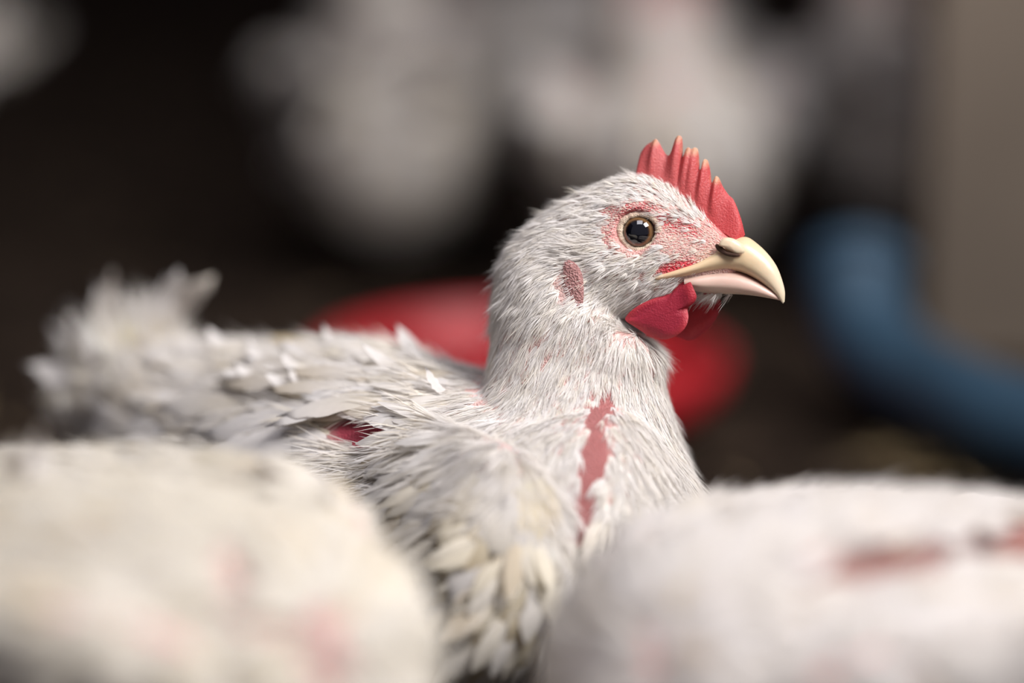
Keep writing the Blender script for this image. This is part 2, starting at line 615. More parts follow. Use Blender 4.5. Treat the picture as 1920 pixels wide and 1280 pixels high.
# ---- comb
def comb_mesh():
    top = [(1199, 302), (1200, 284), (1211, 269), (1223, 263), (1230, 257), (1237, 266), (1242, 277), (1248, 288), (1254, 291), (1260, 278), (1266, 259),
           (1272, 252), (1279, 255), (1280, 275), (1277, 298), (1282, 288), (1286, 278), (1291, 275), (1296, 280), (1302, 275), (1308, 279), (1310, 299),
           (1310, 318), (1314, 318), (1317, 303), (1321, 297), (1327, 302), (1331, 324), (1333, 345), (1337, 339), (1341, 330), (1347, 333), (1353, 350),
           (1364, 367), (1373, 374), (1382, 394), (1390, 418), (1395, 442)]
    tp = np.array(top, float)
    u = np.maximum.accumulate((tp[:, 0] - 1199) / 196.0) * 0.75 + 0.25 * np.linspace(0, 1, len(tp))
    bc = np.array([(1192, 335), (1220, 345), (1255, 358), (1290, 383), (1324, 412), (1355, 436), (1386, 456)], float)
    bu = np.linspace(0, 1, len(bc))
    bt = np.stack([np.interp(u, bu, bc[:, 0]), np.interp(u, bu, bc[:, 1])], 1)
    def dens(a):
        out = []
        for i in range(len(a) - 1):
            for k in range(4):
                out.append(a[i] * (1 - k / 4) + a[i + 1] * k / 4)
        out.append(a[-1]); return np.array(out)
    B, T = dens(bt), dens(tp)
    # slight rounding of the outline
    for _ in range(2):
        T[1:-1] = T[1:-1] * 0.5 + (T[:-2] + T[2:]) * 0.25
    n, R = len(B), 12
    rr = np.linspace(0, 1, R)
    tips = np.array([(1229, 262), (1272, 256), (1288, 280), (1303, 280), (1321, 302), (1343, 335)], float)
    V, C = [], []
    h = np.linalg.norm(T - B, axis=1)
    prom = np.clip((h - 38) / 50, 0, 1)
    for side in (1, -1):
        for i in range(n):
            for r in rr:
                q = B[i] * (1 - r) + T[i] * r
                p = H(q[0], q[1])
                rib = max(math.exp(-((q[0] + (q[1] - t_[1]) * 0.12 - t_[0]) / 6.5) ** 2) for t_ in tips)
                th = (2.5 * (1 - r) ** 0.8 + 0.9 * (1 - r ** 6) ** 0.5 + 0.9 * rib * max(0, math.sin(math.pi * min(max(r - .25, 0) / .75 * .9 + .1, 1))) * (r > .25)) / 1e3
                if r == 1: th = 0
                end = min(1, (i + 0.3) / 6, (n - 1 - i + 0.6) / 4)
                p[1] = side * th * math.sqrt(max(end, 0)) + 0.0005 * math.sin(i * 0.25) * r
                V.append(p)
                dt = np.min(np.hypot(tips[:, 0] - q[0], tips[:, 1] - q[1]))
                c = np.array([0.68, 0.125, 0.125])
                c = c * (1 - 0.35 * (q[0] > 1300) * min(1, (q[0] - 1300) / 60)) + np.array([0.62, 0.02, 0.035]) * 0.35 * (q[0] > 1300) * min(1, (q[0] - 1300) / 60)
                pale = max(0, 1 - dt / 15.0)
                c = c * (1 - pale) + np.array([0.80, 0.55, 0.33]) * pale
                mid = 0.25 * math.exp(-((q[0] - 1240) / 40) ** 2)
                c = c * (1 - mid) + np.array([0.75, 0.25, 0.24]) * mid
                C.append(c)
    F = []
    for s in range(2):
        o = s * n * R
        for i in range(n - 1):
            for j in range(R - 1):
                a = o + i * R + j
                F.append((a, a + 1, a + R + 1, a + R) if s == 0 else (a, a + R, a + R + 1, a + 1))
    return mesh_from('comb', np.array(V), np.array(F), np.array(C))


def pillow(name, outline, center, ybase, thick, bulge, colf, sub=5, rings=12, fold=None):
    """soft flat lobe: outline in px, lateral place ybase(px,py), thickness"""
    o = np.array(outline + [outline[0]], float)
    o = np.concatenate([o[-2:-1], o, o[1:2]])
    pts = catmull(o, sub)[sub:-sub - 1]
    n = len(pts)
    c = np.array(center, float)
    V, C = [], []
    for side in (1, -1):
        for k in range(rings + 1):
            r = k / rings
            for i in range(n):
                q = c + (pts[i] - c) * r
                yb = ybase(q[0], q[1])
                th = thick * (1 - r ** 4) ** 0.5 * (0.75 + 0.25 * (1 - r))
                if fold: yb += fold(q[0], q[1], r, i / n)
                V.append(H(q[0], q[1], 0) + np.array([0, yb + side * th, 0]) + np.array([-yb * SY / CY, 0, 0]))
                C.append(colf(q, r))
    F = []
    for s in range(2):
        o_ = s * n * (rings + 1)
        for k in range(rings):
            for i in range(n):
                j = (i + 1) % n
                a, b, c2, d = o_ + k * n + i, o_ + k * n + j, o_ + (k + 1) * n + j, o_ + (k + 1) * n + i
                F.append((a, b, c2, d) if s else (a, d, c2, b))
    return mesh_from(name, np.array(V), np.array(F), np.array(C))


def wattle_mesh(side):
    if side < 0:
        out = [(1170, 600), (1190, 578), (1222, 562), (1252, 552), (1272, 532), (1288, 528), (1297, 545), (1302, 560), (1296, 572), (1286, 580),
               (1287, 598), (1280, 618), (1262, 633), (1238, 639), (1212, 630), (1188, 615)]
        cen = (1243, 592)
    else:
        out = [(1235, 600), (1250, 575), (1280, 556), (1310, 552), (1338, 545), (1352, 560), (1353, 578), (1344, 600), (1326, 624), (1300, 641), (1276, 636), (1252, 625)]
        cen = (1298, 596)
    def yb(px, py):
        return side * (0.0082 + 0.0012 * min(1, max(0, (py - 540) / 90)))
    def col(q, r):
        c = np.array([0.44, 0.032, 0.062]) if side < 0 else np.array([0.60, 0.040, 0.055])  # far wattle painted brighter, backlight put into its colour
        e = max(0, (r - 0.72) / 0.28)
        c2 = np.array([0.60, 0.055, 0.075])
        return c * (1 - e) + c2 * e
    def fold(px, py, r, u):
        return side * 0.0012 * max(0, (r - 0.6) / 0.4) * math.sin(u * 20) + side * 0.001 * math.exp(-((px - 1292) / 14) ** 2)
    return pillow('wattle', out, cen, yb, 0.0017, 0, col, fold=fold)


def ear_mesh(side):
    out = [(1058, 500), (1072, 498), (1086, 515), (1090, 545), (1086, 575), (1074, 582), (1062, 565), (1056, 535)]
    def yb(px, py): return side * 0.0182
    out = [(1070 + (a - 1072) * 1.2, 542 + (b - 540) * 1.2) for a, b in out]
    return pillow('ear_lobe', out, (1070, 542), yb, 0.0016, 0, lambda q, r: np.array([0.36, 0.18, 0.17]), rings=8)


def beak_mesh(stations, col, ring=28, name='upper_beak', flat_bottom=0.35):
    """stations: top px, bottom px, half width m, lateral px shift"""
    D = np.array([[*H(*t), *H(*b_), w] for t, b_, w in stations])
    D = catmull(D, 6)
    V, C = [], []
    for d in D:
        t, b_, w = d[0:3], d[3:6], max(d[6], 1e-4)
        for k in range(ring):
            a = 2 * math.pi * k / ring
            s, c = math.sin(a), math.cos(a)
            # c=1 top, c=-1 bottom; the widest place sits near the cutting edge
            v = (c + 1) / 2
            prof = (1 - abs(c) ** 2.4) ** 0.5 if abs(c) < 1 else 0
            wide = w * prof * (1 - 0.22 * v)
            p = b_ * (1 - v) + t * v
            V.append(p + np.array([0, math.copysign(wide, s) if abs(s) > 1e-9 else 0, 0]))
            C.append(col(p, v))
    n = len(D)
    F = []
    for i in range(n - 1):
        for j in range(ring):
            k = (j + 1) % ring
            F.append((i * ring + j, i * ring + k, (i + 1) * ring + k, (i + 1) * ring + j))
    F.append(tuple((n - 1) * ring + j for j in (0, ring // 4, ring // 2, 3 * ring // 4)))
    return mesh_from(name, np.array(V), np.array(F), np.array(C))


def up_col(p, v):
    c = np.array([0.66, 0.50, 0.315])
    x = p[0] * 1e3
    tip = min(1, max(0, (x - 38) / 12))
    c = c * (1 - tip) + np.array([0.70, 0.585, 0.43]) * tip
    base = min(1, max(0, (24 - x) / 14))
    c = c * (1 - base * .5) + np.array([0.66, 0.47, 0.29]) * base * .5
    edge = max(0, 1 - v / 0.10) * 0.5 * (x > 18)
    return c * (1 - edge) + np.array([0.42, 0.16, 0.12]) * edge


def lo_col(p, v):
    c = np.array([0.60, 0.42, 0.35])
    edge = max(0, (v - 0.8) / 0.2) * 0.6
    low = max(0, 1 - v / .4) * .5
    c = c * (1 - low) + np.array([0.62, 0.49, 0.36]) * low
    return c * (1 - edge) + np.array([0.55, 0.22, 0.18]) * edge


UP_ST = [((1239, 519), (1238, 529), .0122), ((1246, 511), (1244, 533), .0131), ((1262, 506), (1258, 532), .0132), ((1288, 498), (1282, 528), .0130), ((1318, 488), (1312, 520), .0120), ((1345, 470), (1338, 515), .0104), ((1372, 452), (1362, 512), .0089),
         ((1396, 446), (1384, 513), .0075), ((1416, 458), (1404, 520), .0063), ((1437, 479), (1424, 532), .0051), ((1453, 503), (1441, 545), .0039),
         ((1463, 530), (1452, 556), .0027), ((1467.5, 550), (1460, 567), .0015), ((1467, 568), (1464, 572), .0004)]
LO_ST = [((1292, 514), (1296, 546), .0108), ((1318, 510), (1320, 551), .0104), ((1348, 506), (1348, 553), .0084), ((1380, 510), (1382, 554), .0066), ((1408, 522), (1412, 557), .0049),
         ((1432, 537), (1435, 561), .0035), ((1450, 551), (1450, 564), .0020), ((1460, 562), (1459, 566), .0005)]


def eye_mesh():
    bm = bmesh.new()
    bmesh.ops.create_uvsphere(bm, u_segments=48, v_segments=32, radius=0.0068)
    me = bpy.data.meshes.new('eye'); bm.to_mesh(me); bm.free()
    me.polygons.foreach_set('use_smooth', np.ones(len(me.polygons), dtype=bool))
    me.materials.append(M_EYE)
    return me


def lid_mesh():
    """eyelid ring in eye frame: lies round the y axis, outer side at -y"""
    n, m = 72, 16
    V, C, F = [], [], []
    for i in range(n):
        a = 2 * math.pi * i / n
        R = 0.0066 + 0.0004 * math.cos(a - 0.3) + 0.0002 * math.sin(3 * a)
        mi = 0.00118 + 0.00012 * math.sin(11 * a) + 0.00008 * math.sin(23 * a + 1)
        squash = 0.95
        for j in range(m):
            b_ = 2 * math.pi * j / m
            rr = R + mi * math.cos(b_)
            V.append((rr * math.cos(a) * 1.05, -0.0038 - mi * 0.85 * math.sin(b_), rr * math.sin(a) * squash))
            inner = 0.5 - 0.5 * math.cos(b_)
            c = np.array([0.74, 0.60, 0.45]) * inner + np.array([0.70, 0.50, 0.40]) * (1 - inner)
            C.append(c)
    for i in range(n):
        for j in range(m):
            k, l = (i + 1) % n, (j + 1) % m
            F.append((i * m + j, k * m + j, k * m + l, i * m + l))
    return mesh_from('eyelid', np.array(V), np.array(F), np.array(C))


def flap_mesh(side):
    out = [(1340, 462), (1350, 447), (1368, 446), (1384, 456), (1389, 470), (1378, 477), (1364, 472), (1350, 466)]
    out = [(1366 + (a + 2 - 1366) * 1.0, 465 + (b - 462) * .92 + (a - 1364) * .12) for a, b in out]
    return pillow('nostril_flap', out, (1366, 465), lambda px, py: side * (0.0086 - 0.00005 * (px - 1366)), 0.0017, 0,
                  lambda q, r: np.array([0.68, 0.55, 0.39]), rings=8)


def slit_mesh(side):
    out = [(1337, 461), (1346, 463), (1360, 475), (1380, 480), (1378, 485), (1358, 483), (1340, 472)]
    return pillow('nostril', out, (1357, 478), lambda px, py: side * 0.0088, 0.0008, 0, lambda q, r: np.array([0.05, 0.02, 0.01]), rings=4)


HEAD_MESH = {
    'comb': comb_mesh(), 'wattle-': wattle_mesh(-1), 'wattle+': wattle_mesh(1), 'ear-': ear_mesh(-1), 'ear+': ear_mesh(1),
    'upper_beak': beak_mesh(UP_ST, up_col), 'lower_beak': beak_mesh(LO_ST, lo_col, name='lower_beak'),
    'eye': eye_mesh(), 'lid': lid_mesh(), 'flap-': flap_mesh(-1), 'flap+': flap_mesh(1), 'slit-': slit_mesh(-1), 'slit+': slit_mesh(1)}
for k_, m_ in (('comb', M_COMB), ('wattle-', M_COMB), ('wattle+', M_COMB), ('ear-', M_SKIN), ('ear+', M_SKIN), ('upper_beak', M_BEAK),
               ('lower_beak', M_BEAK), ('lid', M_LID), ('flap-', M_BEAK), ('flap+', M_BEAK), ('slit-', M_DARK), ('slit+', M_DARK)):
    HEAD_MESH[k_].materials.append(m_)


def add_head_parts(root, Mx, fine=True):
    """Mx: head frame to world (scale allowed)"""
    base = Matrix.Translation(-Vector(root.location)) @ Matrix(Mx.tolist())
    def put(name, key, parent=None, loc=None, lab=None):
        o = link(name, HEAD_MESH[key], None)
        o.parent = root if parent is None else parent
        o.matrix_local = base if parent is None else Matrix.Identity(4)
        if loc is not None:
            o.matrix_local = base @ loc
        if lab: o['label'] = lab
        return o
    put('comb', 'comb', lab='red spiked comb with pale tips')
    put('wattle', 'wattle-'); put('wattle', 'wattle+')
    ub = put('upper_beak', 'upper_beak', lab='cream hooked upper beak')
    put('lower_beak', 'lower_beak')
    for s, sg in (('-', -1), ('+', 1)):
        put('ear_lobe', 'ear' + s)
        if fine:
            put('nostril_flap', 'flap' + s, ub); put('nostril', 'slit' + s, ub)
        rot = Matrix.Rotation(0 if sg < 0 else math.pi, 4, 'Z')
        tilt = Matrix.Rotation(sg * -0.10, 4, 'Z') @ Matrix.Rotation(0.05, 4, 'X')
        e = put('eye', 'eye', loc=Matrix.Translation((0.0, sg * 0.0079, 0.0)) @ tilt @ rot, lab='dark pupil in an amber brown iris')
        l = put('eyelid', 'lid', e)


# ------------------------------------------------------------------ single feathers (parts of a hen that can be picked apart)
def feather_mesh(name, L, W, curve, seed, col, tipcol=None, ragged=0.12):
    r = random.Random(seed)
    rows = 11
    V, C, F = [], [], []
    for i in range(rows):
        s = i / (rows - 1)
        prof = math.sin(math.pi * min(1, s * 0.80 + 0.14)) ** 0.6 * (1 - 0.9 * max(0, (s - 0.82) / 0.18) ** 2)
        a = curve * s
        x = L * (math.sin(a) / curve if abs(curve) > 1e-3 else s)
        z = L * ((1 - math.cos(a)) / curve if abs(curve) > 1e-3 else 0)
        for j, sd in enumerate((-1, 0, 1)):
            w = W / 2 * prof * (1 + r.uniform(-ragged, ragged) * (sd != 0)) if sd else 0
            V.append((x - (abs(sd) * 0.10 * L * (s > 0.05)), sd * w, z + (0.0004 if sd == 0 else -0.14 * w)))
            c = np.array(col) * (1 - 0.10 * (sd == 0))
            if tipcol is not None: c = c * (1 - s) + np.array(tipcol) * s
            C.append(c)
    for i in range(rows - 1):
        for j in range(2):
            a = i * 3 + j
            F.append((a, a + 1, a + 4, a + 3))
    me = mesh_from(name, np.array(V), np.array(F), np.array(C))
    me.materials.append(M_FEATHER)
    return me


WHITE = (0.85, 0.82, 0.80)
CREAM = (0.86, 0.77, 0.58)
COVERTS = [feather_mesh('covert', 0.024, 0.017, -0.55, k, c, t) for k, (c, t) in enumerate(
    [(WHITE, CREAM), (CREAM, CREAM), (WHITE, WHITE), ((0.80, 0.75, 0.62), (0.78, 0.66, 0.46)), (WHITE, (0.80, 0.75, 0.66))])]
QUILLS = [feather_mesh('quill', 0.062, 0.017, -0.35, 20 + k, c, t, .16) for k, (c, t) in enumerate(
    [(WHITE, WHITE), (WHITE, (0.66, 0.58, 0.46)), ((0.72, 0.66, 0.56), WHITE)])]
PLUMES = [feather_mesh('plume', 0.058, 0.019, cv, 40 + k, WHITE, t, .2) for k, (cv, t) in enumerate(
    [(0.9, WHITE), (1.4, (0.74, 0.68, 0.60)), (0.5, WHITE), (1.1, (0.62, 0.56, 0.50))])]


WHISPS = [feather_mesh('whisp', 0.024, 0.008, cv, 60 + k, WHITE, WHITE, .25) for k, cv in enumerate((-.5, .4, .8))]


def put_feather(root, name, me, p, d, n, scale=1.0):
    d = norm(np.asarray(d)); n = np.asarray(n)
    y = np.cross(n, d); y = norm(y); z = np.cross(d, y)
    m = np.eye(4)
    m[:3, 0], m[:3, 1], m[:3, 2], m[:3, 3] = d * scale, y * scale, z * scale, p
    o = link(name, me, None, root)
    o.matrix_local = Matrix.Translation(-Vector(root.location)) @ Matrix(m.tolist())
    return o


def whites(n, base=(0.865, 0.84, 0.825), sd=0.035, warm=0.02):
    v = rng.normal(1, sd, n)[:, None]
    w = np.abs(rng.normal(0, warm, n))[:, None]
    c = np.array(base)[None] * v
    c = c - np.concatenate([w * 0.3, w * 0.8, w * 2.2], 1)
    return np.clip(c, 0.05, 0.92)


# ------------------------------------------------------------------ the hen in focus
def main_hen():
    root = empty('hen', P(760, 1100, 1.07) * np.array([1, 1, 0]))
    off = np.array(root.location)
    tag(root, 'white hen in sharp focus with red comb, head in profile facing right', 'hen', 'white hens in the barn')
    C, A, B = sec_arrays(NECK_SEC + HEAD_SEC)
    hl = loft(xf(HM, C), rotv(HM, A), rotv(HM, B), ring=40, sub=6, expo=2.15)
    # trunk
    by = math.radians(30)
    bx = RIGHT * math.cos(by) - FWD * math.sin(by); bx[2] = 0; bx = norm(bx)
    bl = np.array([-bx[1], bx[0], 0.0])
    secs = [(1275, 985, .983, 14, 12), (1258, 990, .987, 30, 26), (1200, 1000, .995, 45, 40), (1050, 1005, 1.015, 50, 52), (850, 985, 1.045, 58, 60), (650, 950, 1.08, 60, 60),
            (450, 870, 1.115, 46, 48), (300, 790, 1.14, 31, 34), (215, 730, 1.155, 16, 18), (195, 715, 1.158, 7, 8)]
    Cs = np.array([P(a, b, d) for a, b, d, _, _ in secs])
    tang = np.gradient(Cs, axis=0); tang = norm(tang)
    Bs = np.array([bl * w / 1e3 for *_, w in secs])
    As = np.array([norm(np.cross(tang[i], bl)) * secs[i][3] / 1e3 for i in range(len(secs))])
    if As[4][2] < 0: As = -As
    tr = loft(Cs, As, Bs, ring=40, sub=6)
    # near folded wing, far folded wing
    def wing(pts, out):
        Cw = np.array([P(a, b, d) for a, b, d, _, _ in pts])
        tg = norm(np.gradient(Cw, axis=0))
        o_ = norm(out)
        return loft(Cw, np.array([norm(np.cross(tg[i], o_)) * pts[i][3] / 1e3 for i in range(len(pts))]),
                    np.array([o_ * pts[i][4] / 1e3 for i in range(len(pts))]), ring=28, sub=6)
    nw = wing([(1045, 1080, .955, 6, 4), (1020, 1075, .955, 24, 12), (900, 1050, .965, 40, 17), (720, 970, 1.005, 38, 14), (520, 880, 1.055, 30, 11),
               (350, 820, 1.09, 20, 8), (260, 790, 1.11, 10, 5), (235, 785, 1.115, 3, 2)], -bl + np.array([0, 0, .35]))
    fw = wing([(900, 800, 1.10, 6, 4), (860, 785, 1.105, 20, 9), (740, 768, 1.125, 26, 11), (580, 745, 1.15, 22, 10), (420, 735, 1.18, 12, 6), (360, 735, 1.19, 4, 3)],
              bl + np.array([0, 0, .9]))
    me = fuse('body', [hl, tr, nw, fw], 0.00125, 16)
    co, no, tri = mesh_arrays(me)
    # sculpt the face
    ih = inv(HM)
    ch = xf(ih, co)
    isH = (ch[:, 0] > -0.045) & (ch[:, 2] > -0.036)
    wH = np.clip((ch[:, 0] + 0.032) / 0.012, 0, 1) * np.clip((ch[:, 2] + 0.034) / 0.008, 0, 1)
    ch2 = head_shape(ch)
    co = co + rotv(HM, (ch2 - ch)) * wH[:, None]
    me.vertices.foreach_set('co', co.astype(np.float32).ravel())
    me.update()
    co, no, tri = mesh_arrays(me)
    ch = xf(ih, co)
    px = project(co)
    # colours of the skin
    hc, fm = skin_colors_head(ch)
    cols = np.tile(np.array([[0.66, 0.42, 0.39]]), (len(co), 1))
    cols = cols * (1 - wH[:, None]) + hc * wH[:, None]
    nearside = (no @ FWD) < 0.25
    bare = np.zeros(len(co))
    for cx, cy, rx, ry, an in ((1124, 775, 26, 50, 20), (1112, 868, 32, 80, 10), (1085, 965, 52, 52, -20)):
        bare = np.maximum(bare, ell(px, cx, cy, rx, ry, an) * nearside)
    cols = mixc(cols, (0.36, 0.13, 0.125), bare)
    nofe = np.zeros(len(co))
    for cx, cy, rx, ry, an in ((1130, 765, 17, 40, 25), (1114, 855, 24, 66, 12), (1092, 945, 28, 52, 18), (1082, 985, 40, 26, -20)):
        nofe = np.maximum(nofe, ell(px, cx, cy, rx, ry, an) * nearside)
    red2 = np.maximum(ell(px, 690, 808, 72, 34, 0), ell(px, 745, 905, 22, 14, 30)) * nearside
    cols = mixc(cols, (0.42, 0.06, 0.09), red2)
    set_cols(me, cols)
    me.vertices.foreach_set('co', (co - off).astype(np.float32).ravel()); me.update()
    body = link('body', me, M_SKIN, root)

    # direction of growth
    ctl = np.array([(1380, 440, -1, -.3), (1330, 375, -.45, -1), (1290, 355, -.6, -.9), (1250, 345, -.8, -.45), (1150, 330, -1, .15), (1050, 370, -1, .5), (980, 430, -.7, .8),
                    (930, 520, -.35, 1), (910, 620, -.15, 1), (1200, 395, -1, -.1), (1260, 430, -1, .05), (1290, 480, -1, .25), (1180, 490, -1, .35),
                    (1240, 540, -1, .5), (1170, 560, -1, .5), (1120, 540, -.9, .55), (1080, 465, -1, -.05), (1100, 620, -.3, 1), (1000, 560, -.5, 1), (1000, 700, -.2, 1), (1200, 700, .1, 1), (1250, 720, .15, 1),
                    (900, 740, -.5, .9), (1000, 850, -.15, 1), (1050, 960, .35, 1), (1200, 900, .1, 1), (1280, 900, .15, 1), (800, 790, -1, .5), (1150, 930, -.5, 1),
                    (900, 1000, -.9, .45), (850, 1100, -.8, .6), (650, 850, -1, .25), (400, 780, -1, .05), (250, 700, -1, -.6), (600, 680, -1, 0), (1250, 1000, -.2, 1)], float)
    def growth(p):
        q = project(p)
        v = idw(ctl[:, :2], ctl[:, 2:], q, 3.2)
        ax = np.where((q[:, 0:1] > 860) & (q[:, 1:2] < 900), HM[:3, 0][None], bx[None])
        d = ax * v[:, 0:1] + UP[None] * (-v[:, 1:2])
        return norm(d)

    # --- head plumage: short bristles on the face, small feathers on crown and cheeks
    hx, hz = ch[:, 0] * 1e3, ch[:, 2] * 1e3
    x2 = np.stack([hx, hz], 1)
    fm = face_mask(x2) * (wH > 0.5)
    eyeh = (np.hypot(hx, hz) < 8.3) & (np.abs(ch[:, 1]) > 0.005)
    red = np.maximum(ell(x2, *hn(1362, 425), 8.0, 7.0, -35), ell(x2, *hn(1268, 503), 7, 2.4, 10))
    beakz = np.maximum(ell(x2, *hn(1385, 500), 9.5, 9), ell(x2, *hn(1305, 524), 7.5, 3.6), )
    beakz = np.maximum(beakz, ell(x2, *hn(1338, 512), 8, 3.4))
    combz = np.zeros(len(co))
    headzone = np.clip((ch[:, 2] + 0.034) / 0.01, 0, 1) * np.clip((ch[:, 0] + 0.062) / 0.004, 0, 1)
    earz = np.maximum(ell(x2, *hn(1070, 540), 3.2, 7.5), 0)
    head = Pile()
    # bristles
    dens = 6e6 * fm * (1 - red * .93) * (~eyeh) * (1 - beakz)
    p, n = scatter(co, no, tri, dens, cell=.00062)
    k = len(p)
    V, Q, S = blades(p, n, growth(p), rng.uniform(.0008, .0015, k), rng.uniform(.00022, .00036, k), rng.uniform(.25, .7, k), rng.uniform(-.4, 0, k), rows=3)
    head.add(V, Q, np.repeat(whites(k, (0.86, 0.80, 0.74)), 6, 0))
    # crown, cheeks, nape
    cov = headzone * (1 - np.clip(fm * 1.3, 0, .98)) * (1 - np.maximum(beakz, ell(x2, *hn(1330, 535), 9, 4))) * (1 - earz) * (1 - red)
    p, n = scatter(co, no, tri, 1.2e6 * cov, cell=.00125)
    k = len(p)
    q = project(p); hp = xf(ih, p) * 1e3
    L = np.clip(.0042 + .0035 * np.clip((5 - hp[:, 0]) / 40, 0, 1) + .002 * np.clip((-hp[:, 2] - 8) / 20, 0, 1), .003, .011) * rng.uniform(.75, 1.2, k)
    fore = np.clip((hp[:, 0] - 8) / 10, 0, 1)
    V, Q, S = tufts(p, n, growth(p), L, rng.uniform(.00028, .00045, k), .18 + .22 * rng.random(k) + .15 * fore + .45 * (rng.random(k) < .05), -.25 * np.ones(k), 7, .20 + .22 * rng.random(k), rows=4)
    head.add(V, Q, np.repeat(whites(k), 7 * 8, 0))
    # ear tuft
    et = ell(x2, *hn(1098, 468), 5.5, 4.5)
    p, n = scatter(co, no, tri, 5e5 * et * (wH > .3))
    k = len(p)
    V, Q, S = tufts(p, n, growth(p), rng.uniform(.007, .0105, k), rng.uniform(.00025, .0004, k), .35 + .3 * rng.random(k), -.35 * np.ones(k), 7, .3 * np.ones(k), rows=5)
    head.add(V, Q, np.repeat(whites(k, (0.84, 0.81, 0.79)), 7 * 10, 0))
    # whiskery feathers under the lower beak
    k = 45
    p = np.array([xf(HM, H(rng.uniform(1290, 1368), 553 + rng.uniform(-2, 3)) + np.array([0, rng.normal(0, .0025), 0]))[0] for _ in range(k)])
    g = np.tile(-HM[:3, 0] * .9 - UP * .75, (k, 1)) + rng.normal(0, .15, (k, 3))
    V, Q, S = tufts(p, norm(-FWD[None] - UP[None] * .5 + rng.normal(0, .3, (k, 3))), g, rng.uniform(.004, .009, k), rng.uniform(.0002, .0003, k), .1 * rng.random(k), np.zeros(k), 4, .2 * np.ones(k), rows=4)
    head.add(V, Q, np.repeat(whites(k), 4 * 8, 0))
    o = link('head_plumage', head.mesh('head_plumage', off), M_FEATHER, root); o['kind'] = 'stuff'

    # --- neck plumage: soft hackles, breast
    neckz = np.clip((0.006 - (ch[:, 2] + 0.028)) / 0.01, 0, 1) * np.clip((px[:, 0] - 780) / 90, 0, 1) * np.clip((1000 - px[:, 1]) / 60, 0, 1)
    breast = np.clip((px[:, 0] - 1010) / 60, 0, 1) * np.clip((px[:, 1] - 940) / 60, 0, 1)
    neckz = np.maximum(neckz, breast)
    neck = Pile()
    p, n = scatter(co, no, tri, 3.6e5 * neckz * (1 - np.clip(nofe * 1.5, 0, 1)) * (1 - earz))
    k = len(p)
    q = project(p)
    low = np.clip((q[:, 1] - 600) / 330, 0, 1)
    L = (.0085 + .0075 * low) * rng.uniform(.75, 1.2, k)
    L *= 1 - .45 * ell(q, 1110, 860, 60, 190)
    V, Q, S = tufts(p, n, growth(p), L, .00028 + .00022 * low, .08 + .16 * rng.random(k), -.20 + .05 * rng.normal(size=k), 9, .18 + .2 * rng.random(k), rows=5)
    neck.add(V, Q, np.repeat(whites(k), 9 * 10, 0))
    o = link('neck_plumage', neck.mesh('neck_plumage', off), M_FEATHER, root); o['kind'] = 'stuff'

    # --- body plumage
    bodyz = np.clip(1 - neckz - headzone, 0, 1) * (1 - nofe) * (1 - np.clip(red2 * 1.5, 0, 1))
    pile = Pile()
    p, n = scatter(co, no, tri, 6.0e4 * bodyz * (.35 + .65 * np.clip((px[:, 0] - 700) / 80, 0, 1)))
    k = len(p); q = project(p)
    back = np.clip((700 - q[:, 0]) / 300, 0, 1)
    V, Q, S = blades(p, n, growth(p), rng.uniform(.014, .026, k), rng.uniform(.006, .011, k), .10 + .30 * rng.random(k) + .15 * back * rng.random(k), -.35 * np.ones(k), rows=5, cols=3, leaf=True, roll=.3)
    c = whites(k, warm=.03)
    cr = ell(q, 900, 1040, 130, 150)
    c = mixc(c, (0.86, 0.79, 0.63), cr * rng.uniform(.2, .9, k))
    st = (rng.random(k) < .12)
    c[st] *= np.array([.82, .76, .66])
    pile.add(V, Q, np.repeat(c, 15, 0))
    p, n = scatter(co, no, tri, 1.5e5 * bodyz * (1 - .9 * ell(px, 900, 1060, 170, 190)))
    k = len(p)
    V, Q, S = tufts(p, n, growth(p), rng.uniform(.012, .024, k), rng.uniform(.0005, .0008, k), .15 + .35 * rng.random(k), -.3 * np.ones(k), 8, .35 * np.ones(k), rows=4)
    pile.add(V, Q, np.repeat(whites(k, warm=.035), 8 * 8, 0))
    # soft tail fluff
    k = 520
    u = rng.random(k)
    p = np.array([P(290 - 110 * a + rng.normal(0, 26), 650 + 110 * a + rng.normal(0, 30), 1.165 + rng.normal(0, .016)) for a in u])
    ang = np.radians(80 + 95 * u + rng.normal(0, 16, k))
    g = RIGHT[None] * np.cos(ang)[:, None] + UP[None] * np.sin(ang)[:, None] + FWD[None] * rng.normal(0, .3, k)[:, None]
    n = norm(-FWD[None] + rng.normal(0, .35, (k, 3)))
    V, Q, S = tufts(p, n, g, rng.uniform(.012, .024, k), rng.uniform(.0006, .001, k), .1 * rng.random(k), rng.normal(0, .4, k), 9, .3 * np.ones(k), rows=5)
    pile.add(V, Q, np.repeat(whites(k, warm=.05, sd=.08), 9 * 10, 0))
    o = link('body_plumage', pile.mesh('body_plumage', off), M_FEATHER, root); o['kind'] = 'stuff'

    # --- feathers that can be told apart
    def surf(pxy):
        """skin point seen at a place on the near side"""
        d2 = np.hypot(px[:, 0] - pxy[0], px[:, 1] - pxy[1]) + 1000 * ((no @ FWD) > 0.3)
        dep = (co - CAM) @ FWD
        cand = np.argsort(d2)[:12]
        i = cand[np.argmin(dep[cand])]
        return co[i], no[i]
    rows = 0
